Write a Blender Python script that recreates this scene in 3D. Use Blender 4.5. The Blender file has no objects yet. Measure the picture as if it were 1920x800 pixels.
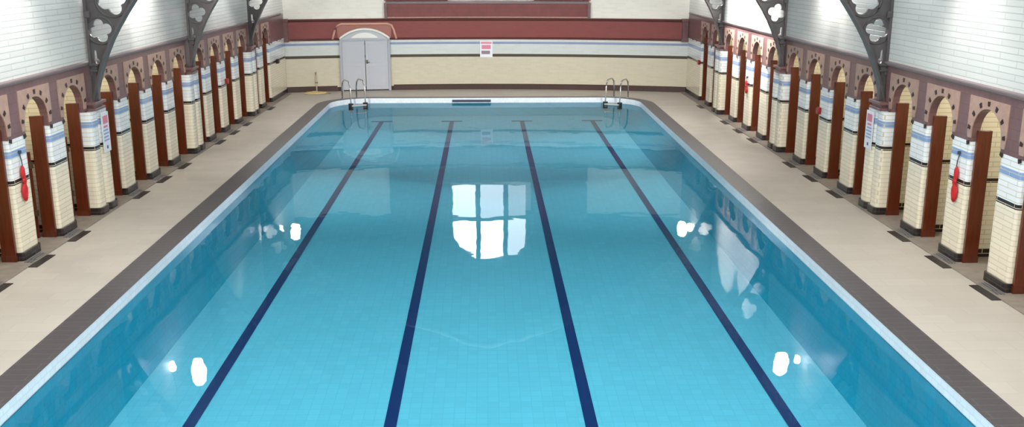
import bpy, bmesh, math, random
from mathutils import Vector, Matrix
random.seed(7)
PI = math.pi
SC = bpy.context.scene
COL = SC.collection

# ------------------------------------------------------------------ materials
def lin(c):
    r = []
    for v in c[:3]:
        v = v / 255.0
        r.append(v / 12.92 if v <= .04045 else ((v + .055) / 1.055) ** 2.4)
    return (*r, 1.0)

def base_mat(name):
    m = bpy.data.materials.new(name); m.use_nodes = True
    nt = m.node_tree
    return m, nt, nt.nodes['Principled BSDF']

def N(nt, t, **kw):
    n = nt.nodes.new(t)
    for k, v in kw.items(): setattr(n, k, v)
    return n

def mixc(nt, fac, a, b, mode='MIX'):
    n = N(nt, 'ShaderNodeMix', data_type='RGBA', blend_type=mode)
    if isinstance(fac, (int, float)): n.inputs[0].default_value = fac
    else: nt.links.new(fac, n.inputs[0])
    for i, v in ((6, a), (7, b)):
        if isinstance(v, tuple): n.inputs[i].default_value = v
        else: nt.links.new(v, n.inputs[i])
    return n.outputs[2]

def surf(name, col, rough=.5, metal=0, bands=None, brick=None, noise=None, bump=.0, spec=.5, uv='wall', coat=0):
    """bands: [(z_from, colour)...] up the object's own height; brick: (width, height, mortar colour, mortar size); noise: (scale, amount)"""
    m, nt, b = base_mat(name)
    L = nt.links.new
    tc = N(nt, 'ShaderNodeTexCoord')
    sep = N(nt, 'ShaderNodeSeparateXYZ'); L(tc.outputs['Object'], sep.inputs[0])
    c = lin(col)
    if bands:
        z0, z1 = bands[0][0], bands[-1][0] + .5
        mr = N(nt, 'ShaderNodeMapRange'); L(sep.outputs[2], mr.inputs[0])
        mr.inputs[1].default_value = z0; mr.inputs[2].default_value = z1
        cr = N(nt, 'ShaderNodeValToRGB'); cr.color_ramp.interpolation = 'CONSTANT'
        L(mr.outputs[0], cr.inputs[0])
        el = cr.color_ramp.elements
        while len(el) < len(bands): el.new(1.0)
        for i, (z, k) in enumerate(bands):
            el[i].position = max(0, (z - z0) / (z1 - z0)) if i else 0.0
        for i, (z, k) in enumerate(bands): el[i].color = lin(k)
        c = cr.outputs[0]
    hgt = None
    if brick:
        w, h, mc, ms = brick
        cmb = N(nt, 'ShaderNodeCombineXYZ')
        if uv == 'wall':
            ad = N(nt, 'ShaderNodeMath', operation='ADD'); L(sep.outputs[0], ad.inputs[0]); L(sep.outputs[1], ad.inputs[1])
            L(ad.outputs[0], cmb.inputs[0]); L(sep.outputs[2], cmb.inputs[1])
        else:
            L(sep.outputs[0], cmb.inputs[0]); L(sep.outputs[1], cmb.inputs[1])
        bt = N(nt, 'ShaderNodeTexBrick')
        L(cmb.outputs[0], bt.inputs['Vector'])
        bt.inputs['Scale'].default_value = 1
        bt.inputs['Mortar Size'].default_value = ms
        bt.inputs['Mortar Smooth'].default_value = .3
        bt.inputs['Brick Width'].default_value = w
        bt.inputs['Row Height'].default_value = h
        bt.offset = 0 if uv == 'grid' else .5
        bt.inputs['Color1'].default_value = (1, 1, 1, 1)
        bt.inputs['Color2'].default_value = (.93, .93, .93, 1)
        bt.inputs['Mortar'].default_value = (1, 1, 1, 1)
        c = mixc(nt, 1.0, c, bt.outputs['Color'], 'MULTIPLY')
        c = mixc(nt, bt.outputs['Fac'], c, lin(mc) if mc else c)
        hgt = bt.outputs['Fac']
    if noise:
        nz = N(nt, 'ShaderNodeTexNoise'); nz.inputs['Scale'].default_value = noise[0]; nz.inputs['Detail'].default_value = 4
        mp = N(nt, 'ShaderNodeMapping'); L(tc.outputs['Object'], mp.inputs[0]); L(mp.outputs[0], nz.inputs['Vector'])
        if len(noise) > 2: mp.inputs['Scale'].default_value = noise[2]
        mr2 = N(nt, 'ShaderNodeMapRange'); L(nz.outputs['Fac'], mr2.inputs[0])
        mr2.inputs[1].default_value = .3; mr2.inputs[2].default_value = .7
        mr2.inputs[3].default_value = 1 - noise[1]; mr2.inputs[4].default_value = 1 + noise[1] * .6
        cc = N(nt, 'ShaderNodeCombineColor')
        for i in range(3): L(mr2.outputs[0], cc.inputs[i])
        c = mixc(nt, 1.0, c, cc.outputs[0], 'MULTIPLY')
    if isinstance(c, tuple): b.inputs['Base Color'].default_value = c
    else: L(c, b.inputs['Base Color'])
    b.inputs['Roughness'].default_value = rough
    b.inputs['Metallic'].default_value = metal
    b.inputs['Specular IOR Level'].default_value = spec
    b.inputs['Coat Weight'].default_value = coat
    if bump and hgt is not None:
        bp = N(nt, 'ShaderNodeBump', invert=True); bp.inputs['Strength'].default_value = bump; bp.inputs['Distance'].default_value = .01
        L(hgt, bp.inputs['Height']); L(bp.outputs[0], b.inputs['Normal'])
    return m

def emit(name, col, strength, noise=None):
    m, nt, b = base_mat(name)
    b.inputs['Base Color'].default_value = lin(col)
    b.inputs['Emission Color'].default_value = lin(col)
    b.inputs['Emission Strength'].default_value = strength
    return m

CREAM, WHITE, BLUE, BLACK = (238, 228, 206), (238, 241, 244), (140, 166, 208), (48, 38, 34)
MAROON = (132, 66, 62)
M = {}
M['pier'] = surf('pier_tile', CREAM, .14, bands=[(-.2, CREAM), (1.19, BLACK), (1.265, WHITE), (1.60, BLUE), (1.71, WHITE)], brick=(.46, .076, (208, 196, 170), .006), bump=.35)
M['inner'] = surf('cubicle_tile', CREAM, .2, bands=[(-.2, BLACK), (.15, (244, 238, 220)), (1.19, BLACK), (1.265, (246, 242, 226))], brick=(.46, .076, (215, 198, 150), .006), bump=.3)
M['plinth'] = surf('black_plinth_tile', (42, 36, 36), .2, brick=(.23, .076, (70, 62, 60), .006))
M['upper'] = surf('white_glazed_brick', (226, 226, 222), .22, brick=(.9, .09, (203, 203, 200), .009), bump=.5)
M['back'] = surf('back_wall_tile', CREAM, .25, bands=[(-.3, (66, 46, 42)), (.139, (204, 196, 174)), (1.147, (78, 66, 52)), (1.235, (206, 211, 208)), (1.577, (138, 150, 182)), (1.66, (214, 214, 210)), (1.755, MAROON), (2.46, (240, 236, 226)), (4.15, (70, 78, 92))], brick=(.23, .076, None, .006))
M['frieze'] = surf('dusky_maroon_tile', (124, 92, 92), .3, brick=(.15, .15, (108, 78, 79), .006), noise=(3, .12))
M['maroon'] = surf('maroon_faience', (124, 60, 57), .3, noise=(4, .15), brick=(.3, .15, (104, 52, 50), .006))
M['maroon_dark'] = surf('dark_maroon_moulding', (92, 50, 46), .35)
M['pink'] = surf('pink_terracotta', (176, 144, 130), .5, noise=(9, .12))
M['brown_base'] = surf('dark_brown_base_tile', (72, 52, 48), .3, brick=(.3, .19, (58, 42, 40), .006))
M['peach'] = surf('peach_terracotta', (206, 156, 136), .5)
M['infill'] = surf('brown_pink_terracotta', (158, 102, 90), .5)
M['stud'] = surf('dark_glazed_stud', (52, 28, 30), .3)
M['ledge'] = surf('grey_maroon_ledge', (140, 124, 126), .4)
M['wood'] = surf('mahogany', (96, 38, 15), .28, noise=(6, .35, (6, 6, .5)), coat=.4)
M['iron'] = surf('grey_painted_iron', (92, 87, 88), .32, noise=(7, .15))
M['deck'] = surf('beige_deck_slab', (188, 180, 169), .55, brick=(.6, .3, (178, 170, 159), .006), noise=(1.2, .06), uv='floor')
M['kerb'] = surf('slate_grey_kerb_tile', (74, 69, 72), .38, brick=(.6, .15, (96, 92, 94), .006), noise=(14, .2, (1, 6, 1)), uv='floor')
M['step'] = surf('grey_threshold_stone', (142, 132, 122), .5, noise=(5, .2))
M['grate'] = surf('dark_grate', (58, 50, 50), .45, brick=(.05, .7, (20, 18, 18), .012), uv='floor')
M['steel_grate'] = surf('pale_steel_grate', (150, 148, 148), .4, metal=.5, brick=(.05, .7, (90, 88, 88), .012), uv='floor')
M['nosing'] = surf('white_pool_edge_tile', (236, 240, 246), .15, brick=(.15, .075, (210, 216, 224), .004))
M['pool'] = surf('pale_blue_pool_mosaic', (106, 188, 210), .5, brick=(.15, .15, (94, 175, 198), .005), noise=(.5, .03), uv='grid')
M['pool_wall'] = surf('shade_tinted_pool_wall_tile', (2, 160, 188), .5, brick=(.15, .15, (2, 142, 170), .005), noise=(.5, .04))  # same tile as the floor; underwater shade is put into the colour
M['lane'] = surf('navy_lane_tile', (2, 32, 92), .4, brick=(.15, .15, (6, 42, 104), .004), uv='grid')
M['door'] = surf('pale_grey_door_paint', (180, 183, 190), .4)
M['door_frame'] = surf('grey_door_frame_paint', (164, 168, 176), .4)
M['white_paint'] = surf('white_paint', (232, 230, 224), .4)
M['brass'] = surf('dull_brass', (120, 104, 80), .35, metal=.8)
M['chrome'] = surf('polished_steel', (225, 225, 222), .16, metal=1)
M['rubber'] = surf('black_rubber', (22, 22, 24), .5)
M['tread'] = surf('grey_step_tread', (176, 180, 178), .45)
M['red'] = surf('red_rope', (196, 34, 40), .6)
M['redp'] = surf('red_plastic', (150, 18, 28), .3)
M['cordm'] = surf('dark_cord', (60, 66, 84), .6)
M['paper'] = surf('white_sign_board', (232, 234, 242), .4)
M['pinkprint'] = surf('pink_print', (214, 130, 150), .5)
M['blueprint'] = surf('grey_blue_print', (150, 168, 205), .5)
M['greyprint'] = surf('grey_print', (140, 120, 128), .5)
M['dotprint'] = surf('dark_blue_print', (70, 84, 130), .5)
M['hose'] = surf('yellow_hose', (206, 182, 128), .5)
M['pole'] = surf('grey_pole', (190, 176, 150), .4)
M['roof'] = surf('roof_boards', (120, 130, 140), .6, brick=(4, .2, (96, 104, 112), .01), uv='floor')
M['lamp'] = emit('opal_glass_lit', (255, 250, 242), 26)
M['roof_fill'] = emit('added_roof_fill_glow', (253, 251, 247), 2.8)  # glow of the added roof fill strips
for k, v in (('a', 9.0), ('b', 6), ('c', 4.2), ('d', 4.5), ('e', 2.6), ('f', 1.2)):
    M['pane_' + k] = emit('window_pane_' + k, (238, 246, 255), v)

def water_mat():
    m, nt, b = base_mat('pool_water'); nt.nodes.remove(b)
    L = nt.links.new
    out = nt.nodes['Material Output']
    tr = N(nt, 'ShaderNodeBsdfTransparent'); tr.inputs[0].default_value = (.76, .94, .975, 1)
    gl = N(nt, 'ShaderNodeBsdfGlossy'); gl.inputs['Roughness'].default_value = .012
    fr = N(nt, 'ShaderNodeFresnel'); fr.inputs['IOR'].default_value = 1.33
    tc = N(nt, 'ShaderNodeTexCoord')
    nz = N(nt, 'ShaderNodeTexNoise'); nz.inputs['Scale'].default_value = 1.1; nz.inputs['Detail'].default_value = 2
    L(tc.outputs['Object'], nz.inputs['Vector'])
    bp = N(nt, 'ShaderNodeBump'); bp.inputs['Strength'].default_value = .35; bp.inputs['Distance'].default_value = .010
    L(nz.outputs['Fac'], bp.inputs['Height'])
    L(bp.outputs[0], gl.inputs['Normal']); L(bp.outputs[0], fr.inputs['Normal'])
    mx = N(nt, 'ShaderNodeMixShader')
    mu = N(nt, 'ShaderNodeMath', operation='MULTIPLY'); mu.inputs[1].default_value = .58; L(fr.outputs[0], mu.inputs[0]); L(mu.outputs[0], mx.inputs[0]); L(tr.outputs[0], mx.inputs[1]); L(gl.outputs[0], mx.inputs[2])
    L(mx.outputs[0], out.inputs[0])
    return m
M['water'] = water_mat()

# ------------------------------------------------------------------ mesh helpers
class MB:
    def __init__(s): s.bm = bmesh.new()
    def ngon(s, pts, d):
        """closed planar outline of 3-D points extruded by vector d"""
        vs = [s.bm.verts.new(p) for p in pts]
        f = s.bm.faces.new(vs)
        r = bmesh.ops.extrude_face_region(s.bm, geom=[f])
        bmesh.ops.translate(s.bm, vec=d, verts=[v for v in r['geom'] if isinstance(v, bmesh.types.BMVert)])
        return s
    def box(s, x0, x1, y0, y1, z0, z1, bev=0):
        r = bmesh.ops.create_cube(s.bm, size=1)
        bmesh.ops.scale(s.bm, vec=(abs(x1 - x0), abs(y1 - y0), abs(z1 - z0)), verts=r['verts'])
        bmesh.ops.translate(s.bm, vec=((x0 + x1) / 2, (y0 + y1) / 2, (z0 + z1) / 2), verts=r['verts'])
        if bev:
            es = list({e for v in r['verts'] for e in v.link_edges})
            bmesh.ops.bevel(s.bm, geom=es, offset=bev, segments=2, affect='EDGES', profile=.5)
        return s
    def tube(s, pts, r, n=8, closed=False):
        pts = [Vector(p) for p in pts]
        rings = []
        k = len(pts)
        for i, p in enumerate(pts):
            a = pts[(i - 1) % k] if (closed or i) else p
            b = pts[(i + 1) % k] if (closed or i < k - 1) else p
            t = (b - a).normalized()
            up = Vector((0, 0, 1)) if abs(t.z) < .9 else Vector((1, 0, 0))
            x = t.cross(up).normalized(); y = t.cross(x)
            rr = r[i] if isinstance(r, (list, tuple)) else r
            rings.append([s.bm.verts.new(p + x * rr * math.cos(2 * PI * j / n) + y * rr * math.sin(2 * PI * j / n)) for j in range(n)])
        m = k if closed else k - 1
        for i in range(m):
            A, B = rings[i], rings[(i + 1) % k]
            for j in range(n): s.bm.faces.new((A[j], A[(j + 1) % n], B[(j + 1) % n], B[j]))
        if not closed:
            s.bm.faces.new(rings[0]); s.bm.faces.new(rings[-1])
        return s
    def lathe(s, prof, n=20, ax=(0, 0)):
        rings = [[s.bm.verts.new((ax[0] + r * math.cos(2 * PI * j / n), ax[1] + r * math.sin(2 * PI * j / n), z)) for j in range(n)] for r, z in prof]
        for A, B in zip(rings, rings[1:]):
            for j in range(n): s.bm.faces.new((A[j], A[(j + 1) % n], B[(j + 1) % n], B[j]))
        s.bm.faces.new(rings[0]); s.bm.faces.new(rings[-1])
        return s
    def strip(s, A, B):
        """quads between two point lists"""
        a = [s.bm.verts.new(p) for p in A]; b = [s.bm.verts.new(p) for p in B]
        for i in range(len(a) - 1): s.bm.faces.new((a[i], a[i + 1], b[i + 1], b[i]))
        return s
    def build(s, name, mat, parent=None, smooth=False, recalc=True, merge=False):
        if merge: bmesh.ops.remove_doubles(s.bm, verts=s.bm.verts, dist=1e-5)
        if recalc: bmesh.ops.recalc_face_normals(s.bm, faces=s.bm.faces)
        me = bpy.data.meshes.new(name); s.bm.to_mesh(me); s.bm.free()
        me.materials.append(mat)
        if smooth:
            for p in me.polygons: p.use_smooth = True
        o = bpy.data.objects.new(name, me); COL.objects.link(o)
        if parent: o.parent = parent
        return o

def empty(name, mw=None):
    o = bpy.data.objects.new(name, None); COL.objects.link(o); o.empty_display_size = .1
    if mw is not None: o.matrix_world = mw
    return o
def tag(o, label, cat, group=None, kind=None):
    o['label'] = label; o['category'] = cat
    if group: o['group'] = group
    if kind: o['kind'] = kind
    return o
def structure(o, label=None, cat=None):
    o['kind'] = 'structure'
    if label: o['label'] = label
    if cat: o['category'] = cat
    return o

# ------------------------------------------------------------------ the two side walls: frame (v outwards, u along the pool, z up)
ANG = .0107
def umap(side, u): return u if side > 0 else 31 + (u - 31) * .975
def W(side, u, v=0, z=0):
    """world point on a side wall; u already in metres along Y"""
    X = 7.19 - ANG * (u - 13.3) if side > 0 else 7.10 - ANG * (u - 15)
    return Vector((side * (X + v), u, z))
def frame(side, u, v=0, z=0):
    return Matrix.Translation(W(side, u, v, z)) @ Matrix.Rotation(side * ANG, 4, 'Z')
S_NAME = {1: 'right', -1: 'left'}

PIERS = [(-1, 'P', 11.56 - 3.0), (0, 'R', 11.56), (1, 'P', 13.09), (2, 'P', 14.53), (3, 'P', 15.97), (4, 'R', 17.50), (5, 'P', 19.03), (6, 'P', 20.47), (7, 'P', 21.91),
         (8, 'R', 23.44), (9, 'P', 24.97), (10, 'P', 26.41), (11, 'P', 27.85), (12, 'R', 29.38), (13, 'P', 30.91)]
LAST_U = 32.05          # near edge of the end pier that runs into the back wall
PW, RW = .60, .78
def YB(x): return 35.25 - .02 * x - .95 * (x / 7.0) ** 2       # the bowed back wall
ARCH_Z0, SPR, BAND_TOP = 1.88, 2.0, 2.70

def halfw(side, kind): return (PW if kind == 'P' else RW) / 2 * (1 if side > 0 else .975)

ORD = ['', 'first', 'second', 'third', 'fourth', 'fifth', 'sixth', 'seventh', 'eighth', 'ninth', 'tenth', 'eleventh', 'twelfth', 'thirteenth', 'fourteenth']

def rounded(pts, r, n=4):
    out = []
    k = len(pts)
    for i, p in enumerate(pts):
        rr = r[i] if isinstance(r, (list, tuple)) else r
        p = Vector(p)
        if rr <= 0: out.append(p); continue
        a = (Vector(pts[i - 1]) - p).normalized(); b = (Vector(pts[(i + 1) % k]) - p).normalized()
        A, B = p + a * rr, p + b * rr
        for j in range(n + 1):
            t = j / n
            out.append(A.lerp(p, t).lerp(p.lerp(B, t), t))
    return out

def make_pier(side, kind, u, label, group, length=None, post=True):
    h = halfw(side, kind) if length is None else length / 2
    root = empty('tiled_pier', frame(side, u))
    tag(root, label, 'pier', group, 'thing')
    s = side
    if kind == 'P':
        plan = rounded([(s * .30, -h), (0, -h), (0, h), (s * .30, h)], [0, .06, .06, 0])
        big = rounded([(s * .30, -h - .012), (-s * .03, -h - .012), (-s * .03, h + .012), (s * .30, h + .012)], [0, .05, .05, 0])
    else:                       # twin shafts under an iron rib, a groove between them
        g = .055
        plan = rounded([(s * .30, -h), (-s * .12, -h), (-s * .12, -g), (-s * .03, 0), (-s * .12, g), (-s * .12, h), (s * .30, h)], [0, .1, .1, .02, .1, .1, 0])
        big = rounded([(s * .30, -h - .012), (-s * .15, -h - .012), (-s * .15, -g + .02), (-s * .06, 0), (-s * .15, g - .02), (-s * .15, h + .012), (s * .30, h + .012)], [0, .08, .08, .02, .08, .08, 0])
    MB().ngon([(p[0], p[1], .15) for p in plan], (0, 0, ARCH_Z0 - .15)).build('tiled_shaft', M['pier'], root)
    MB().ngon([(p[0], p[1], 0) for p in big], (0, 0, .15)).build('plinth', M['plinth'], root)
    # low partition running back between two cubicles
    if length is None:
        MB().box(s * .30, s * 1.25, -.05, .05, 0, 2.5).box(s * .12, s * .30, -.05, .05, 1.88, 2.5).build('partition', M['inner'], root)
    if post:
        j = MB().box(s * .07, s * .285, -h - .055, -h - .002, 0.0, 2.05, .006)
        j.box(s * .062, s * .293, -h - .062, -h - .001, 0, .12)
        j.build('door_post', M['wood'], root)
    if kind == 'R':
        c = MB()
        for z0, z1, o in ((1.88, 1.93, .03), (1.93, 1.985, .0), (1.985, 2.04, .045)):
            c.box(s * .0, -s * (.12 + o), -h * .55 - o, h * .55 + o, z0, z1, .008)
        c.build('cap_moulding', M['frieze'], root)
    return root

place = {1: {}, -1: {}}
for side in (1, -1):
    nm = S_NAME[side]
    seen = 0
    for idx, kind, u0 in PIERS:
        u = umap(side, u0); place[side][idx] = u
        if idx < 1 and not (side < 0 and idx == 0): continue
        if idx == 0: continue
        seen += 1
        o = ORD[seen]
        if kind == 'R':
            k = {4: 'nearest', 8: 'middle', 12: 'farthest'}[idx]
            lab = f'{k} twin-shafted cream tiled pier on the {nm}, carrying an iron roof rib'
        elif (side, idx) in ((1, 2), (-1, 2)): lab = f'cream tiled pier on the {nm} with a red throw rope on its face'
        elif (side, idx) == (1, 10): lab = 'cream tiled pier far down the right with a small orange-red rope on it'
        elif idx == 1: lab = f'cream tiled pier cut off by the {nm} edge of the photo'
        elif (side, idx) == (1, 6): lab = 'cream tiled pier on the right with a red call point at its edge'
        elif (side, idx) == (-1, 10): lab = 'cream tiled pier on the left with a small red call point at its edge'
        else: lab = f'cream tiled pier with blue and black bands, {o} from the camera on the {nm}'
        make_pier(side, kind, u, lab, f'tiled piers along the {nm} side')
    # the end pier that runs into the back wall
    ue = LAST_U if side > 0 else umap(side, LAST_U) 
    xw = abs(W(side, 34, 0).x)
    L_ = YB(side * xw) - ue
    make_pier(side, 'P', ue + L_ / 2, f'long end pier of the {nm} row, running into the far wall', f'tiled piers along the {nm} side', length=L_)

# arcade bands ------------------------------------------------------------------------------------------------
def openings(side):
    r = []
    for (i0, k0, u0), (i1, k1, u1) in zip(PIERS[1:], PIERS[2:]):
        r.append((umap(side, u0) + halfw(side, k0), umap(side, u1) - halfw(side, k1), umap(side, u0), umap(side, u1)))
    ul = umap(side, PIERS[-1][2])
    ue = LAST_U if side > 0 else umap(side, LAST_U)
    r.append((ul + halfw(side, 'P'), ue, ul, YB(side * 7.0) - .0))
    return r

for side in (1, -1):
    nm = S_NAME[side]
    s = side
    root = empty('trim_' + ('1' if side > 0 else '2'), frame(side, 20.0))
    structure(root, f'maroon and pink arcade band over the cubicle openings on the {nm}', 'arcade')
    for (ua, ub, ca, cb) in openings(side):
        uc = (ua + ub) / 2; r = (ub - ua) / 2
        arc = [(uc - r * math.cos(PI * i / 16), SPR + r * math.sin(PI * i / 16)) for i in range(17)]
        pts = [(ca, ARCH_Z0), (ua, ARCH_Z0)] + arc + [(ub, ARCH_Z0), (cb, ARCH_Z0), (cb, BAND_TOP), (ca, BAND_TOP)]
        bay = MB().ngon([(0, p[0] - 20, p[1]) for p in pts], (s * .12, 0, 0)).build('arch_bay', M['frieze'], root)
        R2, hw = r + .13, r + .135
        hs = [(uc - hw + .03, 1.94)] + [(ua - .004, 1.94)] + [(uc - (r + .004) * math.cos(PI * i / 16), SPR + (r + .004) * math.sin(PI * i / 16)) for i in range(17)] + [(ub + .004, 1.94), (uc + hw - .03, 1.94), (uc + hw, 2.12), (uc + hw, 2.56), (uc - hw, 2.56), (uc - hw, 2.12)]
        h = MB().ngon([(-s * .014, p[0] - 20, p[1]) for p in hs], (s * .018, 0, 0)).build('horseshoe_surround', M['pink'], bay)
        d = MB()
        for i in range(9):
            a = math.radians(-16 + 212 * i / 8)
            y, z = uc + (r + .078) * math.cos(a), SPR + (r + .078) * math.sin(a)
            ca_, sa_ = math.cos(a), math.sin(a)
            q = [(ca_ * p - sa_ * t, sa_ * p + ca_ * t) for p, t in ((.036, .032), (.036, -.032), (-.034, -.024), (-.034, .024))]
            d.ngon([(-s * .022, y + p[0] - 20, z + p[1]) for p in q], (s * .012, 0, 0))
        d.build('glazed_studs', M['stud'], bay)
        im = MB()
        for yy in (ua, ub): im.box(-s * .02, s * .3, yy - .035 if yy == ua else yy - .015, yy + .015 if yy == ua else yy + .035, 1.86, 1.9)
        im.build('impost', M['maroon_dark'], bay)
    u0, u1 = umap(side, 11.56) - 20, YB(7) - 20 - .2
    lg = MB()
    lg.ngon([(0, u0, 2.66), (-s * .035, u0, 2.68), (-s * .055, u0, 2.715), (-s * .055, u0, 2.735), (-s * .01, u0, 2.75), (0, u0, 2.75)], (0, u1 - u0, 0)).build('ledge', M['ledge'], root)
    # upper wall, cubicle back wall
    w = MB().box(0, s * .28, -12, YB(7) - 20 + .3, BAND_TOP, 5.7).build('wall_' + nm, M['upper'])
    w.matrix_world = frame(side, 20.0); structure(w)
    w = MB().box(s * 1.25, s * 1.4, -9, YB(7) - 20 + .3, 0, 2.7)
    w = w.build('wall_%s_lower' % nm, M['inner']); w.matrix_world = frame(side, 20.0); structure(w)
    w = MB().box(s * .29, s * 1.25, -9, YB(7) - 20 + .3, 2.56, 2.66).build('ceiling_%s' % nm, M['white_paint'])
    w.matrix_world = frame(side, 20.0); structure(w)

M['tube'] = emit('warm_tube_lit', (255, 244, 218), 26)
for side in (1, -1):
    s = side; nm = S_NAME[side]
    for k, (ua, ub, ca, cb) in enumerate(openings(side)):
        t = empty('ceiling_batten', frame(side, (ua + ub) / 2, .62, 2.56)); tag(t, 'warm tube light on the ceiling inside a changing cubicle on the ' + nm, 'tube light', 'tube lights inside the cubicles on the ' + nm)
        MB().box(-.04, .04, -.34, .34, -.03, 0, .006).build('batten_body', M['white_paint'], t)
        MB().tube([(0, -.31, -.055), (0, .31, -.055)], .022, 8).build('tube', M['tube'], t)

# ------------------------------------------------------------------ iron roof ribs
ARC = [(-.045, 2.04), (-.085, 2.2), (-.13, 2.36), (-.185, 2.52), (-.25, 2.68), (-.335, 2.88), (-.445, 3.10), (-.575, 3.32), (-.735, 3.56), (-.92, 3.81), (-1.32, 4.27), (-1.8, 4.72), (-2.4, 5.2), (-3.1, 5.66), (-4.0, 6.15), (-5.0, 6.58), (-6.0, 6.9), (-7.0, 7.1)]
def quatrefoil(cv, cz, R, rot, n=48):
    pts = []
    for i in range(n):
        a = 2 * PI * i / n
        # radius of a union of four lobes seen from the centre
        best = 0
        for k in range(4):
            b = rot + k * PI / 2
            d, rl = R * .56, R * .46
            da = math.cos(a - b)
            disc = (d * da) ** 2 - d * d + rl * rl
            if disc > 0: best = max(best, d * da + math.sqrt(disc))
        pts.append((cv + max(best, R * .42) * math.cos(a), cz + max(best, R * .42) * math.sin(a)))
    return pts

def pierced_plate(name, outer, holes, thick, side, mat, parent):
    cu = bpy.data.curves.new(name, 'CURVE'); cu.dimensions = '2D'; cu.fill_mode = 'BOTH'; cu.extrude = thick / 2
    for loop in [outer] + holes:
        sp = cu.splines.new('POLY'); sp.points.add(len(loop) - 1); sp.use_cyclic_u = True
        for p, q in zip(sp.points, loop): p.co = (q[0], q[1], 0, 1)
    tmp = bpy.data.objects.new(name + '_tmp', cu); COL.objects.link(tmp)
    dg = bpy.context.evaluated_depsgraph_get()
    me = bpy.data.meshes.new_from_object(tmp.evaluated_get(dg))
    bpy.data.objects.remove(tmp); bpy.data.curves.remove(cu)
    bm = bmesh.new(); bm.from_mesh(me)
    for v in bm.verts: v.co = Vector((side * v.co.x, v.co.z, v.co.y))
    bmesh.ops.recalc_face_normals(bm, faces=bm.faces)
    bm.to_mesh(me); bm.free()
    me.materials.clear(); me.materials.append(mat); me.name = name
    o = bpy.data.objects.new(name, me); COL.objects.link(o); o.parent = parent
    return o

def roof_line(v): return 5.72 + (-v) * .5          # underside of the roof above a rib
def make_rib(side, u, label):
    s = side
    root = empty('roof_rib', frame(side, u, 0 if side > 0 else -.05))
    tag(root, label, 'roof rib', 'pierced iron roof ribs')
    sub = [p for p in ARC if p[1] >= 2.5]
    outer = [(-.012, 2.5)] + [(p[0] + .012, p[1]) for p in sub] + [(-7.0, roof_line(-7.0) - .04), (-.012, 5.68)]
    holes = [quatrefoil(-.245, 3.28, .20, math.radians(75)), quatrefoil(-.50, 3.80, .25, math.radians(72)), quatrefoil(-.90, 4.46, .36, math.radians(72)),
             [(-.115, 2.70), (-.165, 2.70), (-.185, 2.735), (-.17, 2.775), (-.14, 2.80), (-.135, 2.93), (-.095, 2.95), (-.085, 2.93), (-.09, 2.78)],
             quatrefoil(-1.6, 5.1, .34, .7), quatrefoil(-2.5, 5.85, .36, .7), quatrefoil(-3.7, 6.6, .4, .7)]
    pierced_plate('pierced_web', outer, holes, .05, s, M['iron'], root)
    fl = MB()
    A = [(s * p[0], -.10, p[1]) for p in ARC]; B = [(s * p[0], .10, p[1]) for p in ARC]
    n = len(ARC)
    nv = []
    for i in range(n):
        a, b = ARC[max(0, i - 1)], ARC[min(n - 1, i + 1)]
        t = Vector((b[0] - a[0], b[1] - a[1])).normalized(); nv.append(Vector((-t.y, t.x)) * -.04)
    A2 = [(s * (p[0] + q.x), -.10, p[1] + q.y) for p, q in zip(ARC, nv)]; B2 = [(s * (p[0] + q.x), .10, p[1] + q.y) for p, q in zip(ARC, nv)]
    fl.strip(A, B).strip(A2, B2).strip(A, A2).strip(B, B2)
    fl.strip([A[0], B[0]], [A2[0], B2[0]]).strip([A[-1], B[-1]], [A2[-1], B2[-1]])
    fl.build('arched_flange', M['iron'], root, merge=True)
    MB().box(-s * .05, -s * .002, -.075, .075, 2.5, 5.68, .006).box(-s * .10, -s * .002, -.09, .09, 3.50, 3.62, .01).build('wall_bar', M['iron'], root)
    MB().box(-s * .11, -s * .002, -.05, .05, 2.04, 2.62, .012).build('shaft', M['iron'], root)
    c = MB()
    for z0, z1, o in ((2.56, 2.60, .03), (2.60, 2.66, .015), (2.66, 2.70, .04)): c.box(-s * (.12 + o), -s * .002, -.06 - o, .06 + o, z0, z1, .008)
    c.build('capital', M['iron'], root)
    for cv, cz, r in ((-.245, 3.28, .235), (-.50, 3.80, .29)):
        rg = MB()
        for yy in (-.03, .03):
            rg.tube([(s * (cv + r * math.cos(2 * PI * i / 28)), yy, cz + r * math.sin(2 * PI * i / 28)) for i in range(28)], .016, 6, True)
        rg.build('ring_moulding', M['iron'], root, smooth=True)
    return root
for side in (1, -1):
    for k, idx in (('nearest', 4), ('middle', 8), ('farthest', 12)):
        make_rib(side, place[side][idx], f'{k} of the three grey iron roof ribs with pierced quatrefoils on the {S_NAME[side]}')

# ------------------------------------------------------------------ deck, kerb, pool
EDGE_X, EDGE_Y0, EDGE_Y1, CR = 5.02, 3.5, 32.87, 1.25
def outline(off=0.0, n=14):
    """pool outline, open loop list, counter-clockwise from the near right corner, grown by off"""
    x, y1, y0, r = EDGE_X + off, EDGE_Y1 + off * .72, EDGE_Y0 - off, CR + off
    pts = [(x, y0)]
    ny = 24
    for i in range(1, ny): pts.append((x, y0 + (y1 - r - y0) * i / ny))
    for i in range(n + 1):
        a = PI / 2 * i / n
        pts.append((x - r + r * math.cos(a), y1 - r + r * math.sin(a)))
    for i in range(1, 8): pts.append((x - r - 2 * (x - r) * i / 8, y1))
    for i in range(n + 1):
        a = PI / 2 + PI / 2 * i / n
        pts.append((-x + r + r * math.cos(a), y1 - r + r * math.sin(a)))
    for i in range(1, ny): pts.append((-x, y1 - r - (y1 - r - y0) * i / ny))
    pts.append((-x, y0))
    return pts
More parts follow.
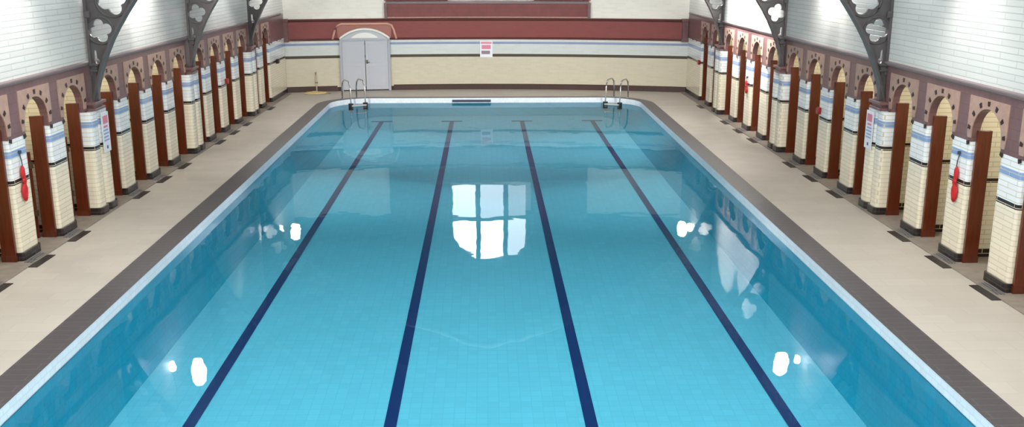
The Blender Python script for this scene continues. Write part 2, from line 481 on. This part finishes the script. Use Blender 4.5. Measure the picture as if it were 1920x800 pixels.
def ring(A, zA, B, zB, mb):
    a = [(p[0], p[1], zA) for p in A] + [(A[0][0], A[0][1], zA)]
    b = [(p[0], p[1], zB) for p in B] + [(B[0][0], B[0][1], zB)]
    mb.strip(a, b)
KW = .40
O0, O1 = outline(0), outline(KW)
# deck: from kerb to the side walls
dk = MB()
big = []
for p in O1:
    big.append(p)
def deck_outer(p, i, n):
    return p
XW = 8.7
def outer_pt(p):
    x, y = p
    if y < EDGE_Y0 - KW + 1e-6: return (math.copysign(XW, x), -4.0)
    if abs(x) >= EDGE_X + KW - 1e-6: return (math.copysign(XW, x), y)
    if y >= EDGE_Y1 + KW * .72 - 1e-6: return (x, 36.5)
    return None
outs = []
n = len(O1)
for i, p in enumerate(O1):
    q = outer_pt(p)
    if q is None:
        cx, cy = math.copysign(EDGE_X - CR, p[0]), EDGE_Y1 - CR
        dx, dy = p[0] - cx, p[1] - cy
        t = min((XW - abs(cx)) / max(abs(dx), 1e-6), (36.5 - cy) / max(dy, 1e-6))
        q = (cx + dx * t, cy + dy * t)
    outs.append(q)
dk.strip([(p[0], p[1], 0) for p in O1], [(q[0], q[1], 0) for q in outs])
dk.strip([(O1[0][0], O1[0][1], 0), (O1[-1][0], O1[-1][1], 0)], [(XW, -4, 0), (-XW, -4, 0)])
for c in (1, -1):
    # fill the square corners missed by the fan
    x = c * XW
structure(dk.build('floor', M['deck'], merge=True))
kb = MB()
ring(O1, .0, O1, .012, kb); ring(O1, .012, O0, .012, kb)
structure(kb.build('trim_3', M['kerb'], merge=True), 'dark slate-grey tiled kerb band around the pool', 'kerb')

# pool basin (deep towards the camera, shallow at the far end)
def depth(y): return max(-1.8, min(-.40, -1.4 + (y - 11.8) * .9 / 19.5))
def sm(t): t = max(0, min(1, t)); return t * t * (3 - 2 * t)
def foot(p, f=1.0):
    x, y = p
    y2 = y - .75 * sm((y - 28.5) / 4.2)
    if y <= EDGE_Y0 + .01: y2 = y + .02
    k = (4.5 - depth(y2)) / 5.9 * 1.0
    k = min(1.0, k)
    return (x * (1 + (k - 1) * f), y + (y2 - y) * f)
WZ = -.15
basin = MB()
F1 = [foot(p) for p in O0]
Fm = [foot(p, .45) for p in O0]
cove = [foot(p, .93) for p in O0]
def zf(p): return depth(p[1])
a0 = [(p[0], p[1], -.16) for p in O0] + [(O0[0][0], O0[0][1], -.16)]
rows = [a0]
for f, dz in ((.5, .55), (.88, .86)):
    L_ = []
    for p in O0:
        q = foot(p, f); fq = foot(p)
        L_.append((q[0], q[1], -.16 + (zf(fq) + .16) * dz))
    L_.append(L_[0]); rows.append(L_)
L_ = []
for p in O0:
    q = foot(p); cx = q[0] * .985
    L_.append((cx, q[1] - (.05 if q[1] > 31 else 0), zf(q)))
L_.append(L_[0]); rows.append(L_)
for A, B in zip(rows, rows[1:]): basin.strip(A, B)
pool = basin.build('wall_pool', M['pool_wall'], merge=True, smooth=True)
structure(pool, 'tiled side wall of the pool under water, its colour deepened for shade', 'pool wall')
wt = MB(); ring(O0, .012, O0, -.17, wt)
nose = [(p[0] * .998, p[1] - .01) for p in O0]
wt.build('white_edge_tiling', M['nosing'], pool, merge=True)
fl = MB()
ys = [3.4 + (32.3 - 3.4) * i / 60 for i in range(61)]
A, B = [], []
for y in ys:
    w = EDGE_X * min(1, (4.5 - depth(y)) / 5.9) + .02
    # follow the rounded far corners
    if y > 30.6: 
        t = (y - 30.6) / 1.75
        w -= 1.2 * (1 - math.sqrt(max(0, 1 - min(1, t) ** 2)))
    A.append((-w, y, depth(y) - .004)); B.append((w, y, depth(y) - .004))
fl.strip(A, B)
pf = fl.build('floor_pool', M['pool'])
structure(pf, 'pale blue mosaic pool floor under water', 'pool floor')
for cx, wd in ((-3.90, .165), (-1.275, .165), (1.355, .165), (4.0, .165)):
    m = MB(); A, B = [], []
    for i in range(41):
        y = 3.6 + (31.15 - 3.6) * i / 40
        k = min(1.02, (4.5 - depth(y)) / 5.9)
        A.append((cx * k - wd / 2 * k, y, depth(y) + .004)); B.append((cx * k + wd / 2 * k, y, depth(y) + .004))
    m.strip(A, B)
    k = (4.5 - depth(31.2)) / 5.9
    m.box(cx * k - .33, cx * k + .33, 31.15, 31.28, depth(31.2) - .002, depth(31.2) + .005)
    m.build('lane_line', M['lane'], pf)

# water
wm = MB()
O_w = [(p[0] * .9995, p[1]) for p in O0]
wm.bm.faces.new([wm.bm.verts.new((p[0], p[1], WZ)) for p in O_w])
wat = wm.build('pool_water', M['water'], recalc=False)
tag(wat, 'still clear blue water filling the swimming pool', 'water', kind='stuff')

# ------------------------------------------------------------------ back wall (bowed), frieze, panel, window
bw = MB()
nx = 48
def gable(x): return 5.7 + (7.3 - min(7.3, abs(x))) * .5
zs = [0, .139, 1.147, 1.235, 1.577, 1.66, 1.755, 2.46, 3.0, 4.15]
DX0, DX1 = -5.06, -3.37
cols = []
for i in range(nx + 1):
    x = -7.6 + 15.2 * i / nx
    cols.append([(x, YB(x), z) for z in zs] + [(x, YB(x), gable(x))])
for a, b in zip(cols, cols[1:]): bw.strip(a, b)
back = structure(bw.build('wall_back', M['back'], merge=True, smooth=True))
def curved(x0, x1, prof, n=40):
    """moulding along the back wall: prof = [(out, z)...] closed"""
    mb = MB(); rows = []
    for i in range(n + 1):
        x = x0 + (x1 - x0) * i / n
        rows.append([(x, YB(x) - o, z) for o, z in prof])
    k = len(prof)
    for a, b in zip(rows, rows[1:]):
        mb.strip(a + [a[0]], b + [b[0]])
    mb.bm.faces.new([mb.bm.verts.new(p) for p in rows[0]]); mb.bm.faces.new([mb.bm.verts.new(p) for p in rows[-1]])
    return mb
structure(curved(-7.1, 7.1, [(0, 2.40), (.05, 2.42), (.07, 2.46), (.05, 2.49), (0, 2.50)]).build('trim_4', M['maroon_dark'], merge=True), 'dark maroon moulding along the top of the far frieze', 'moulding')
structure(curved(-7.1, 7.1, [(0, 1.755), (.035, 1.76), (.045, 1.79), (.03, 1.82), (0, 1.83)]).build('trim_5', M['maroon_dark'], merge=True), 'dark maroon moulding along the foot of the far frieze', 'moulding')
for (xa, xb) in ((-7.1, -5.2), (-3.25, 7.1)):
    b_ = curved(xa, xb, [(0, 0), (.03, 0), (.03, .17), (.015, .19), (0, .19)]).build('baseboard_back', M['brown_base'], merge=True); structure(b_)
cp = empty('trim_6'); structure(cp, 'raised maroon panel below the far end window', 'panel')
curved(-3.5, 3.66, [(0, 2.49), (.06, 2.49), (.06, 2.98), (0, 2.98)]).build('maroon_field', M['maroon'], cp, merge=True)
curved(-3.5, 3.66, [(.06, 2.50), (.085, 2.51), (.085, 2.54), (.06, 2.55)]).build('pale_fillet', M['pink'], cp, merge=True)
for xx in (-3.5, 3.56):
    curved(xx, xx + .1, [(.05, 2.49), (.11, 2.49), (.11, 3.02), (.05, 3.02)], 2).build('end_pilaster', M['frieze'], cp, merge=True)
curved(-3.45, 3.6, [(0, 2.97), (.14, 2.99), (.16, 3.03), (.14, 3.07), (0, 3.10)]).build('grey_sill', M['ledge'], cp, merge=True)
# maroon window bay above the sill
curved(-3.5, -1.30, [(0, 3.1), (.05, 3.1), (.05, 4.5), (0, 4.5)]).build('bay_facing', M['maroon'], cp, merge=True)
curved(1.70, 3.66, [(0, 3.1), (.05, 3.1), (.05, 4.5), (0, 4.5)]).build('bay_facing', M['maroon'], cp, merge=True)
# corner pilasters of the frieze
for sx in (1, -1):
    x = 6.86 * sx
    pl = MB().box(x - .1, x + .1, YB(x) - .09, YB(x) + .1, 1.74, 2.5, .01).box(x - .13, x + .13, YB(x) - .12, YB(x) + .1, 2.42, 2.52, .01).box(x - .13, x + .13, YB(x) - .12, YB(x) + .1, 1.74, 1.84, .01)
    structure(pl.build('trim_%d' % (7 if sx > 0 else 8), M['frieze']), 'terracotta corner pilaster of the far frieze on the ' + S_NAME[sx], 'pilaster')

# window with three lights
wn = empty('window_1', Matrix.Translation((.2, YB(.2) - .02, 0))); structure(wn, 'tall round-headed three-light window high on the far wall', 'window')
HWID, ZS, ZT, ZA = 1.46, 3.15, 6.12, 4.85
def top_z(x): return ZA + (ZT - ZA) * math.sqrt(max(0, 1 - (x / HWID) ** 2))
xs_ = [(-1.43, -.60), (-.42, .42), (.60, 1.43)]
for (xa, xb), (kt, kb_) in zip(xs_, (('a', 'd'), ('a', 'e'), ('c', 'f'))):
    MB().box(xa, xb, -.045, -.03, ZS + .04, 4.38).build('lower_pane', M['pane_' + kb_], wn)
    top = [(xa + (xb - xa) * i / 10, top_z(xa + (xb - xa) * i / 10) - .05) for i in range(11)]
    MB().ngon([(xa, -.045, 4.52), (xb, -.045, 4.52)] + [(p[0], -.045, p[1]) for p in reversed(top)], (0, .015, 0)).build('upper_pane', M['pane_' + kt], wn)
fr = MB()
for x in (-.51, .51): fr.box(x - .08, x + .08, -.07, .0, ZS, top_z(x), .01)
fr.build('mullion', M['iron'], wn)
MB().box(-1.45, 1.45, -.07, 0, 4.38, 4.52, .01).build('transom', M['iron'], wn)
pts = [(-HWID - .03, -.035, ZS), (-HWID - .03, -.035, ZA)] + [(-(HWID + .03) * math.cos(PI * i / 20), -.035, ZA + (ZT - ZA + .03) * math.sin(PI * i / 20)) for i in range(1, 20)] + [(HWID + .03, -.035, ZA), (HWID + .03, -.035, ZS)]
MB().tube(pts, .06, 8).build('window_frame', M['iron'], wn)
MB().ngon([(p[0], -.02, p[2]) for p in pts], (0, .018, 0)).build('backing', M['iron'], wn)

# double door
dx, dyw = -4.215, YB(-4.2)
yaw = math.atan(-.02 + 2 * .95 * 4.2 / 49)          # the bowed wall's slope at the door
dr = empty('door_1', Matrix.Translation((dx, dyw - .0, 0)) @ Matrix.Rotation(yaw, 4, 'Z')); structure(dr, 'pale grey double door with arched white fanlight', 'door')
for sx in (-1, 1):
    lf = MB().box(sx * .012, sx * .79, -.10, -.05, .04, 1.74, .006)
    lf = lf.build('door_leaf', M['door'], dr)
    pn = MB()
    for z0, z1 in ((.16, .86), (.98, 1.64)):
        pn.box(sx * .10, sx * .70, -.108, -.098, z0, z1, .004)
    pn.build('raised_panel', M['door'], lf)
    if sx > 0:
        MB().box(.03, .09, -.13, -.098, .95, 1.08, .008).tube([(.06, -.13, 1.0), (.06, -.16, 1.0), (.15, -.16, 1.0)], .012).build('handle', M['brass'], lf)
f_ = MB()
for sx in (-1, 1): f_.box(sx * .79, sx * .875, -.13, -.02, 0, 1.78, .006)
f_.box(-.875, .875, -.13, -.02, 1.74, 1.80, .006)
f_.build('door_frame', M['door_frame'], dr)
def seg(r, n=20, zc=0, half=.86, rise=.33):
    R_ = (half * half + rise * rise) / (2 * rise); c = rise - R_
    a0 = math.asin(half / R_)
    return [(R_ * math.sin(-a0 + 2 * a0 * i / n) * r, 1.79 + (c + R_ * math.cos(-a0 + 2 * a0 * i / n)) * r) for i in range(n + 1)]
MB().ngon([(p[0], -.09, p[1]) for p in seg(1.0)], (0, .05, 0)).build('fanlight', M['door'], dr)
MB().tube([(p[0], -.11, p[1] + .02) for p in seg(1.0)], .045, 8).build('arched_moulding', M['white_paint'], dr, smooth=True)
MB().ngon([(p[0], -.11, p[1] + .05) for p in seg(.55)], (0, .03, 0)).build('fan_panel', M['white_paint'], dr)
tr = empty('trim_9', dr.matrix_world.copy()); structure(tr, 'peach terracotta hood over the grey double door', 'hood')
m = MB(); m.tube([(-1.10, -.05, 1.80), (-1.06, -.06, 1.95), (-1.02, -.06, 2.10), (-.95, -.06, 2.26), (-.8, -.06, 2.32)] + [(-.8 + 1.6 * i / 6, -.06, 2.32) for i in range(1, 6)] + [(.8, -.06, 2.32), (.95, -.06, 2.26), (1.02, -.06, 2.10), (1.06, -.06, 1.95), (1.10, -.05, 1.80)], .04, 8)
m.build('hood_moulding', M['peach'], tr, smooth=True)
sp_ = seg(1.06)
MB().ngon([(p[0], -.04, p[1] + .03) for p in sp_] + [(.95, -.04, 2.3), (-.95, -.04, 2.3)], (0, .04, 0)).build('terracotta_infill', M['infill'], tr)

# ------------------------------------------------------------------ thresholds and grates along both sides
for side in (1, -1):
    nm = S_NAME[side]; s = side
    th = MB().box(-s * .20, s * 1.25, -9, YB(7) - 20, .002, .02).build('trim_%d' % (10 if side > 0 else 11), M['step'])
    th.matrix_world = frame(side, 20.0); structure(th, f'grey stone threshold strip under the {nm} row of piers', 'threshold')
    k = 0
    for idx, kind, u0 in PIERS:
        if idx < 1: continue
        k += 1
        if kind == 'R': continue
        u = umap(side, u0)
        g = empty('floor_grate', frame(side, u - .22, -.26, .001))
        lab = f'dark slotted floor grate in front of the {ORD[k]} pier from the camera on the {nm}'
        if idx == 2: lab = f'dark floor grate in front of the pier with the red throw rope on the {nm}'
        if idx == 1: lab = f'dark floor grate at the {nm} edge of the photo'
        tag(g, lab, 'floor grate', 'dark floor grates along the piers')
        MB().box(-.075, .075, -.34, .30, 0, .008).build('slotted_plate', M['grate'], g)
        MB().box(s * .085, s * .20, -.16, .34, .0195, .027).build('pale_cover', M['steel_grate'], g)

# ------------------------------------------------------------------ small things on the piers
def face(side, u, v=0): return frame(side, u, v)
def throw_rope(side, u, label, z_top=1.44, ln=.6, hook=1.66):
    s = side
    r = empty('throw_rope', frame(side, u, -.045, z_top - ln)); tag(r, label, 'throw rope', 'red throw ropes on the piers')
    a = []
    for k, (w1, w2) in enumerate(((.05, .075), (.035, .05), (.018, .028))):
        pts = []
        for i in range(33):                      # a figure of eight: small bow above, long loop below the binding
            t = 2 * PI * i / 32
            z = ln * (.56 + .44 * math.cos(t))
            w = (w1 if z > ln * .62 else w2) * math.sin(t) * min(1, abs(z - ln * .62) / (ln * .2)) * (1 if z > ln * .62 else -1)
            pts.append((s * .010 - s * .007 * k, w, z * (1 - .05 * k) + .02 * k))
        a.append(pts)
    m = MB()
    for p in a: m.tube(p[:-1], .017, 7, True)
    m.build('rope_loops', M['red'], r, smooth=True)
    MB().tube([(0, .03 * math.cos(2 * PI * i / 12), ln * .62 + .03 * math.sin(2 * PI * i / 12)) for i in range(12)], .024, 7, True).build('rope_binding', M['red'], r, smooth=True)
    MB().tube([(s * .03, 0, hook - z_top + ln), (s * .01, .004, ln + .1), (0, 0, ln - .02)], .008, 6).build('hanging_cord', M['cordm'], r)
    MB().box(s * .04, -s * .005, -.014, .014, hook - z_top + ln - .02, hook - z_top + ln + .03, .004).build('hook', M['cordm'], r)
throw_rope(1, place[1][2] - .04, 'large red throw rope hanging on the second pier on the right')
throw_rope(-1, place[-1][2] - .02, 'large red throw rope hanging on the second pier on the left')
throw_rope(1, place[1][10] - .02, 'small distant orange-red rope on a brightly lit pier on the right', 1.32, .36, 1.42)

def call_point(side, u, z, v, label):
    s = side
    r = empty('call_point', frame(side, u, v - .004, z)); tag(r, label, 'alarm call point', 'red call points')
    MB().box(-s * .05, 0, -.06, .06, -.07, .07, .012).build('red_case', M['redp'], r)
    d = MB(); d.tube([(-s * .05, 0, 0), (-s * .075, 0, 0)], [.085, .07], 18)
    d.build('bell_dome', M['redp'], r, smooth=False)
call_point(1, place[1][6] + .2, 1.38, 0, 'red round call point on a pier half-way along the right')
call_point(-1, place[-1][10] + .17, 1.33, 0, 'red round call point on a far pier on the left')
call_point(1, LAST_U + .12, 1.24, 0, 'red round call point on the end pier at the far right corner')

def notice(side, u, z0, z1, v, label):
    s = side
    r = empty('notice', frame(side, u, v)); tag(r, label, 'notice', 'white notices on the twin piers')
    w = .16
    MB().box(-s * .012, 0, -w, w, z0, z1).build('board', M['paper'], r)
    p = MB(); h = z1 - z0
    MB().box(-s * .016, -s * .011, -w * .7, w * .7, z0 + h * .72, z0 + h * .92).box(-s * .016, -s * .011, -w * .6, w * .5, z0 + h * .62, z0 + h * .67).build('pink_heading', M['pinkprint'], r)
    b = MB()
    for i in range(4): b.box(-s * .016, -s * .011, -w * .75, w * (.75 - .2 * (i % 2)), z0 + h * (.28 + .085 * i), z0 + h * (.32 + .085 * i))
    b.build('printed_lines', M['blueprint'], r)
    MB().box(-s * .016, -s * .011, -.03, .025, z0 + h * .08, z0 + h * .16).build('dark_mark', M['dotprint'], r)
notice(1, place[1][4] + .2, 1.13, 1.82, -.122, 'white notice with pink heading on the twin pier on the right')
notice(-1, place[-1][4] + .18, 1.08, 1.80, -.122, 'white notice with pink heading on the twin pier on the left')

# dark box on the end pier, left
bx = empty('speaker_box', frame(-1, 33.0, 0, 1.22)); tag(bx, 'small dark box fixed to the end pier at the far left', 'box')
MB().box(.002, .10, -.09, .09, -.06, .08, .012).build('case', M['rubber'], bx)
MB().box(.098, .104, -.07, .07, -.04, .06).build('front_plate', M['plinth'], bx)

# half doors standing open in the first two left cubicles
for i, (idx, lab) in enumerate(((3, 'open mahogany half door in the cubicle beside the third left pier'), (4, 'open mahogany half door behind the post of the nearest left twin pier'))):
    u = place[-1][idx] - halfw(-1, 'P' if idx == 3 else 'R')
    d = empty('half_door', frame(-1, u - .11, .31)); tag(d, lab, 'half door', 'open half doors of the left cubicles')
    MB().box(0, -.55, -.02, .02, .03, 1.47, .004).build('leaf', M['wood'], d)
    MB().box(-.06, -.49, -.028, -.018, .32, .8, .003).box(-.06, -.49, -.028, -.018, .9, 1.38, .003).build('raised_panel', M['wood'], d)
    MB().box(.02, -.02, -.03, .03, .4, .5, .003).box(.02, -.02, -.03, .03, 1.2, 1.3, .003).build('hinge', M['brass'], d)

# sign on the back wall
sg = empty('wall_sign', Matrix.Translation((.03, YB(0) - .01, 0))); tag(sg, 'pink and white printed sign on the far wall between the lane ends', 'sign')
MB().box(-.22, .22, -.015, 0, 1.13, 1.70).build('board', M['paper'], sg)
MB().box(-.19, .19, -.019, -.014, 1.60, 1.67).box(-.16, .16, -.019, -.014, 1.42, 1.56).build('pink_heading', M['pinkprint'], sg)
MB().box(-.17, .13, -.019, -.014, 1.24, 1.36).build('printed_lines', M['greyprint'], sg)

# dark slotted plate at the far pool end
eg = MB().box(-1.12, .17, EDGE_Y1 - .03, EDGE_Y1 - .002, -.125, -.045, .004).build('overflow_grate', M['cordm'])
tag(eg, 'long dark slotted overflow plate at the far end of the pool', 'overflow grate')

# ------------------------------------------------------------------ pool ladders
def ladder(sx, label):
    px, py = 4.22 * sx, 32.30
    rot = -sx * math.radians(28)
    r = empty('pool_ladder', Matrix.Translation((px, py, 0)) @ Matrix.Rotation(rot, 4, 'Z')); tag(r, label, 'pool ladder', 'pool ladders at the far corners')
    for lx in (-.25, .25):
        pts = [(lx, -.12, -.75), (lx, -.12, .0), (lx, -.10, .38), (lx, -.04, .56), (lx, .10, .66), (lx, .44, .66), (lx, .60, .56), (lx, .66, .38), (lx, .67, .012)]
        MB().tube(pts, .024, 10).build('handrail', M['chrome'], r, smooth=True)
        MB().lathe([(.06, .001), (.06, .02), (.035, .03)], 14, (lx, .67)).build('floor_flange', M['chrome'], r)
        MB().tube([(lx, -.12, -.28), (lx, -.12, -.05)], .08, 12).build('rubber_buffer', M['rubber'], r)
    for z in (-.12, -.38, -.64):
        MB().box(-.25, .25, -.24, -.02, z - .02, z + .02, .008).build('step', M['tread'], r)
ladder(-1, 'steel pool ladder at the far left corner, in front of the grey door')
ladder(1, 'steel pool ladder at the far right corner of the pool')

# hose and pole at the far left corner
hs = empty('garden_hose', Matrix.Translation((-5.85, 34.15, .02))); tag(hs, 'loose yellow hose coiled on the deck at the far left corner', 'hose')
pts = []
for i in range(70):
    t = i / 69; a = 2 * PI * 2.6 * t
    pts.append(((.42 - .12 * t) * math.cos(a), (.20 - .05 * t) * math.sin(a) * 1.0, .0 + .012 * (i // 22)))
pts += [(-.1, .2, .03), (0, .32, .02)]
MB().tube(pts, .018, 7).build('coil', M['hose'], hs, smooth=True)
MB().tube([(pts[0][0], 0, 0), (pts[0][0] + .1, -.01, 0)], [.022, .012], 8).build('nozzle', M['brass'], hs)
pp = empty('stand_pipe', Matrix.Translation((-5.9, YB(-5.9) - .05, 0))); tag(pp, 'thin upright pipe against the far wall left of the door', 'pipe')
MB().tube([(0, 0, .0), (0, 0, .70)], .022, 8).build('pipe', M['pole'], pp)
MB().tube([(0, 0, .66), (0, -.08, .66), (0, -.09, .60)], .018, 8).build('tap', M['brass'], pp)
MB().box(-.04, .04, -.02, .05, .3, .34, .004).build('clip', M['brass'], pp)

# ------------------------------------------------------------------ roof, front wall
rf = MB()
for s in (1, -1):
    rf.ngon([(s * 7.6, -4.2, 5.55), (0, -4.2, 9.35), (0, -4.2, 9.45), (s * 7.6, -4.2, 5.65)], (0, 41, 0))
structure(rf.build('ceiling', M['roof']))
wf = MB().ngon([(-7.6, -4, 0), (7.6, -4, 0), (7.6, -4, 5.6), (0, -4, 9.4), (-7.6, -4, 5.6)], (0, -.2, 0)).build('wall_front', M['upper'])
structure(wf)
n_w = 2
for s in (1, -1):  # glowing strips added as fill light, placed out of view and of reflections
    for y0, y1 in ((-3.5, 2.5), (3.2, 9.2), (9.9, 15.9)):
        def P(t, y): return (s * 7.6 * (1 - t), y, 5.5 + 3.8 * t - .03)
        mb = MB(); mb.ngon([P(.22, y0), P(.85, y0), P(.85, y1), P(.22, y1)], (0, 0, .02))
        o = structure(mb.build('window_%d' % n_w, M['roof_fill']), 'added glowing fill strip in the roof slope, out of view', 'added fill light'); n_w += 1
        bars = MB()
        for k in range(11):
            y = y0 + (y1 - y0) * k / 10
            bars.tube([P(.21, y), P(.86, y)], .03, 6)
        bars.build('fill_strip_bar', M['white_paint'], o)

# ------------------------------------------------------------------ hanging lamps (their images lie in the water)
def lamp(x, y, z, small, label):
    r = empty('hanging_lamp', Matrix.Translation((x, y, z))); tag(r, label, 'lamp', 'opal lamps hung along the sides')
    k = .48 if small else 1
    MB().lathe([(.01, -.22 * k), (.09 * k, -.20 * k), (.15 * k, -.12 * k), (.17 * k, .02 * k), (.14 * k, .18 * k), (.07 * k, .27 * k), (.05 * k, .28 * k)], 20).build('opal_globe', M['lamp'], r, smooth=True)
    MB().lathe([(.06 * k, .27 * k), (.06 * k, .33 * k), (.02, .36 * k)], 14).build('gallery', M['iron'], r)
    MB().tube([(0, 0, .33 * k), (0, 0, 5.5 + (7.6 - abs(x)) * .5 - z)], .012, 6).build('hanging_rod', M['iron'], r)
for s in (1, -1):
    nm = S_NAME[s]
    xx = 6.58 if s > 0 else 6.37
    for y, w in ((20.4, 'first'), (31.9, 'second'), (8.0, 'nearest')):
        lamp(s * xx, y, 3.97, False, f'{w} large opal lamp hung high along the {nm}')
        lamp(s * min(xx + .6, 6.88 if y > 25 else 6.98), y + .15, 3.97, True, f'small opal lamp beside the {w} large one on the {nm}')

# wall-washing floodlights
def flood(side, u, z, power, label, v=-1.0, aim_v=0, aim_z=3.2, ang=80, aim_u=None):
    p = W(side, u, v, z); q = W(side, aim_u or u, aim_v, aim_z)
    d = (q - p).normalized()
    rot = d.to_track_quat('-Z', 'Y').to_matrix().to_4x4()
    r = empty('mounted_floodlight', Matrix.Translation(p) @ rot); tag(r, label, 'floodlight', 'floodlights washing the upper walls')
    MB().lathe([(.12, -.02), (.13, .0), (.13, .16), (.05, .24)], 18).build('housing', M['iron'], r)
    MB().tube([(.14, 0, .1), (.14, 0, .3), (-.14, 0, .3), (-.14, 0, .1)], .012, 6).build('bracket', M['iron'], r)
    inv = (Matrix.Translation(p) @ rot).inverted()
    MB().tube([inv @ p, inv @ W(side, u, 0, z + .35)], .025, 8).build('arm', M['iron'], r)
    ld = bpy.data.lights.new('flood_lamp', 'SPOT'); ld.energy = power; ld.spot_size = math.radians(ang); ld.spot_blend = .9; ld.shadow_soft_size = .1; ld.color = (1, .98, .955)
    lo = bpy.data.objects.new('flood_lamp', ld); COL.objects.link(lo); lo.parent = r; lo.location = (0, 0, -.05)
flood(1, 25.3, 4.75, 1900, 'nearer of two floodlights washing the brightly lit bay of the right wall', v=-1.3, aim_z=3.65, ang=88)
flood(1, 27.6, 4.75, 1900, 'farther of two floodlights washing the brightly lit bay of the right wall', v=-1.3, aim_z=3.65, ang=88)
flood(1, 20.5, 5.0, 90, 'floodlight washing the right wall between the ribs')
flood(-1, 20.8, 5.0, 120, 'floodlight washing the left wall between the ribs')
flood(-1, 15.2, 5.0, 110, 'floodlight washing the left wall near the camera')
flood(1, 14.5, 5.0, 100, 'floodlight washing the right wall near the camera')
flood(-1, 26.6, 5.0, 120, 'floodlight washing the left wall beyond the middle rib')

for side in (1, -1):  # unseen floods added on the ribs to brighten the dim far end
    for idx, wname, pw, au, az in ((4, 'nearest', 1300, 28.5, -1.0), (8, 'middle', 1100, 31.5, -.5)):
        u = place[side][idx]
        flood(side, u, 5.35, pw, f'added fill floodlight on the {wname} rib of the {S_NAME[side]}, aimed at the far end', v=-1.7, aim_v=-6.2, aim_z=az, ang=85, aim_u=au)
# wooden strip in the far left corner
cw = MB().box(-6.96, -6.90, YB(-6.93) - .10, YB(-6.93) + .03, 0, 1.95, .006).build('trim_12', M['wood'])
structure(cw, 'mahogany corner post at the left end of the far wall', 'corner post')

# ------------------------------------------------------------------ world, camera
w = bpy.data.worlds.new('world'); SC.world = w; w.use_nodes = True
w.node_tree.nodes['Background'].inputs[0].default_value = (.6, .7, .85, 1); w.node_tree.nodes['Background'].inputs[1].default_value = .3

cam = bpy.data.cameras.new('camera'); co = bpy.data.objects.new('camera', cam); COL.objects.link(co)
f = 1850.0
cam.sensor_fit = 'HORIZONTAL'; cam.sensor_width = 36; cam.lens = 36 * f / 1920
cam.clip_start = .05; cam.clip_end = 200
th = math.atan(477 / f); psi = math.atan(51 * math.cos(th) / f)
c, s = math.cos, math.sin
R = Vector((c(psi), -s(psi), 0)); F = Vector((s(psi) * c(th), c(psi) * c(th), -s(th))); U = Vector((s(psi) * s(th), c(psi) * s(th), c(th)))
mw = Matrix((R, U, -F)).transposed().to_4x4(); mw.translation = (0, 0, 4.5)
co.matrix_world = mw
SC.camera = co

SC.view_settings.view_transform = 'Standard'; SC.view_settings.look = 'None'
SC.view_settings.gamma = 1; SC.view_settings.use_curve_mapping = False
SC.view_settings.exposure = 0.58
SC.cycles.use_denoising = True
SC.cycles.max_bounces = 8; SC.cycles.transparent_max_bounces = 12
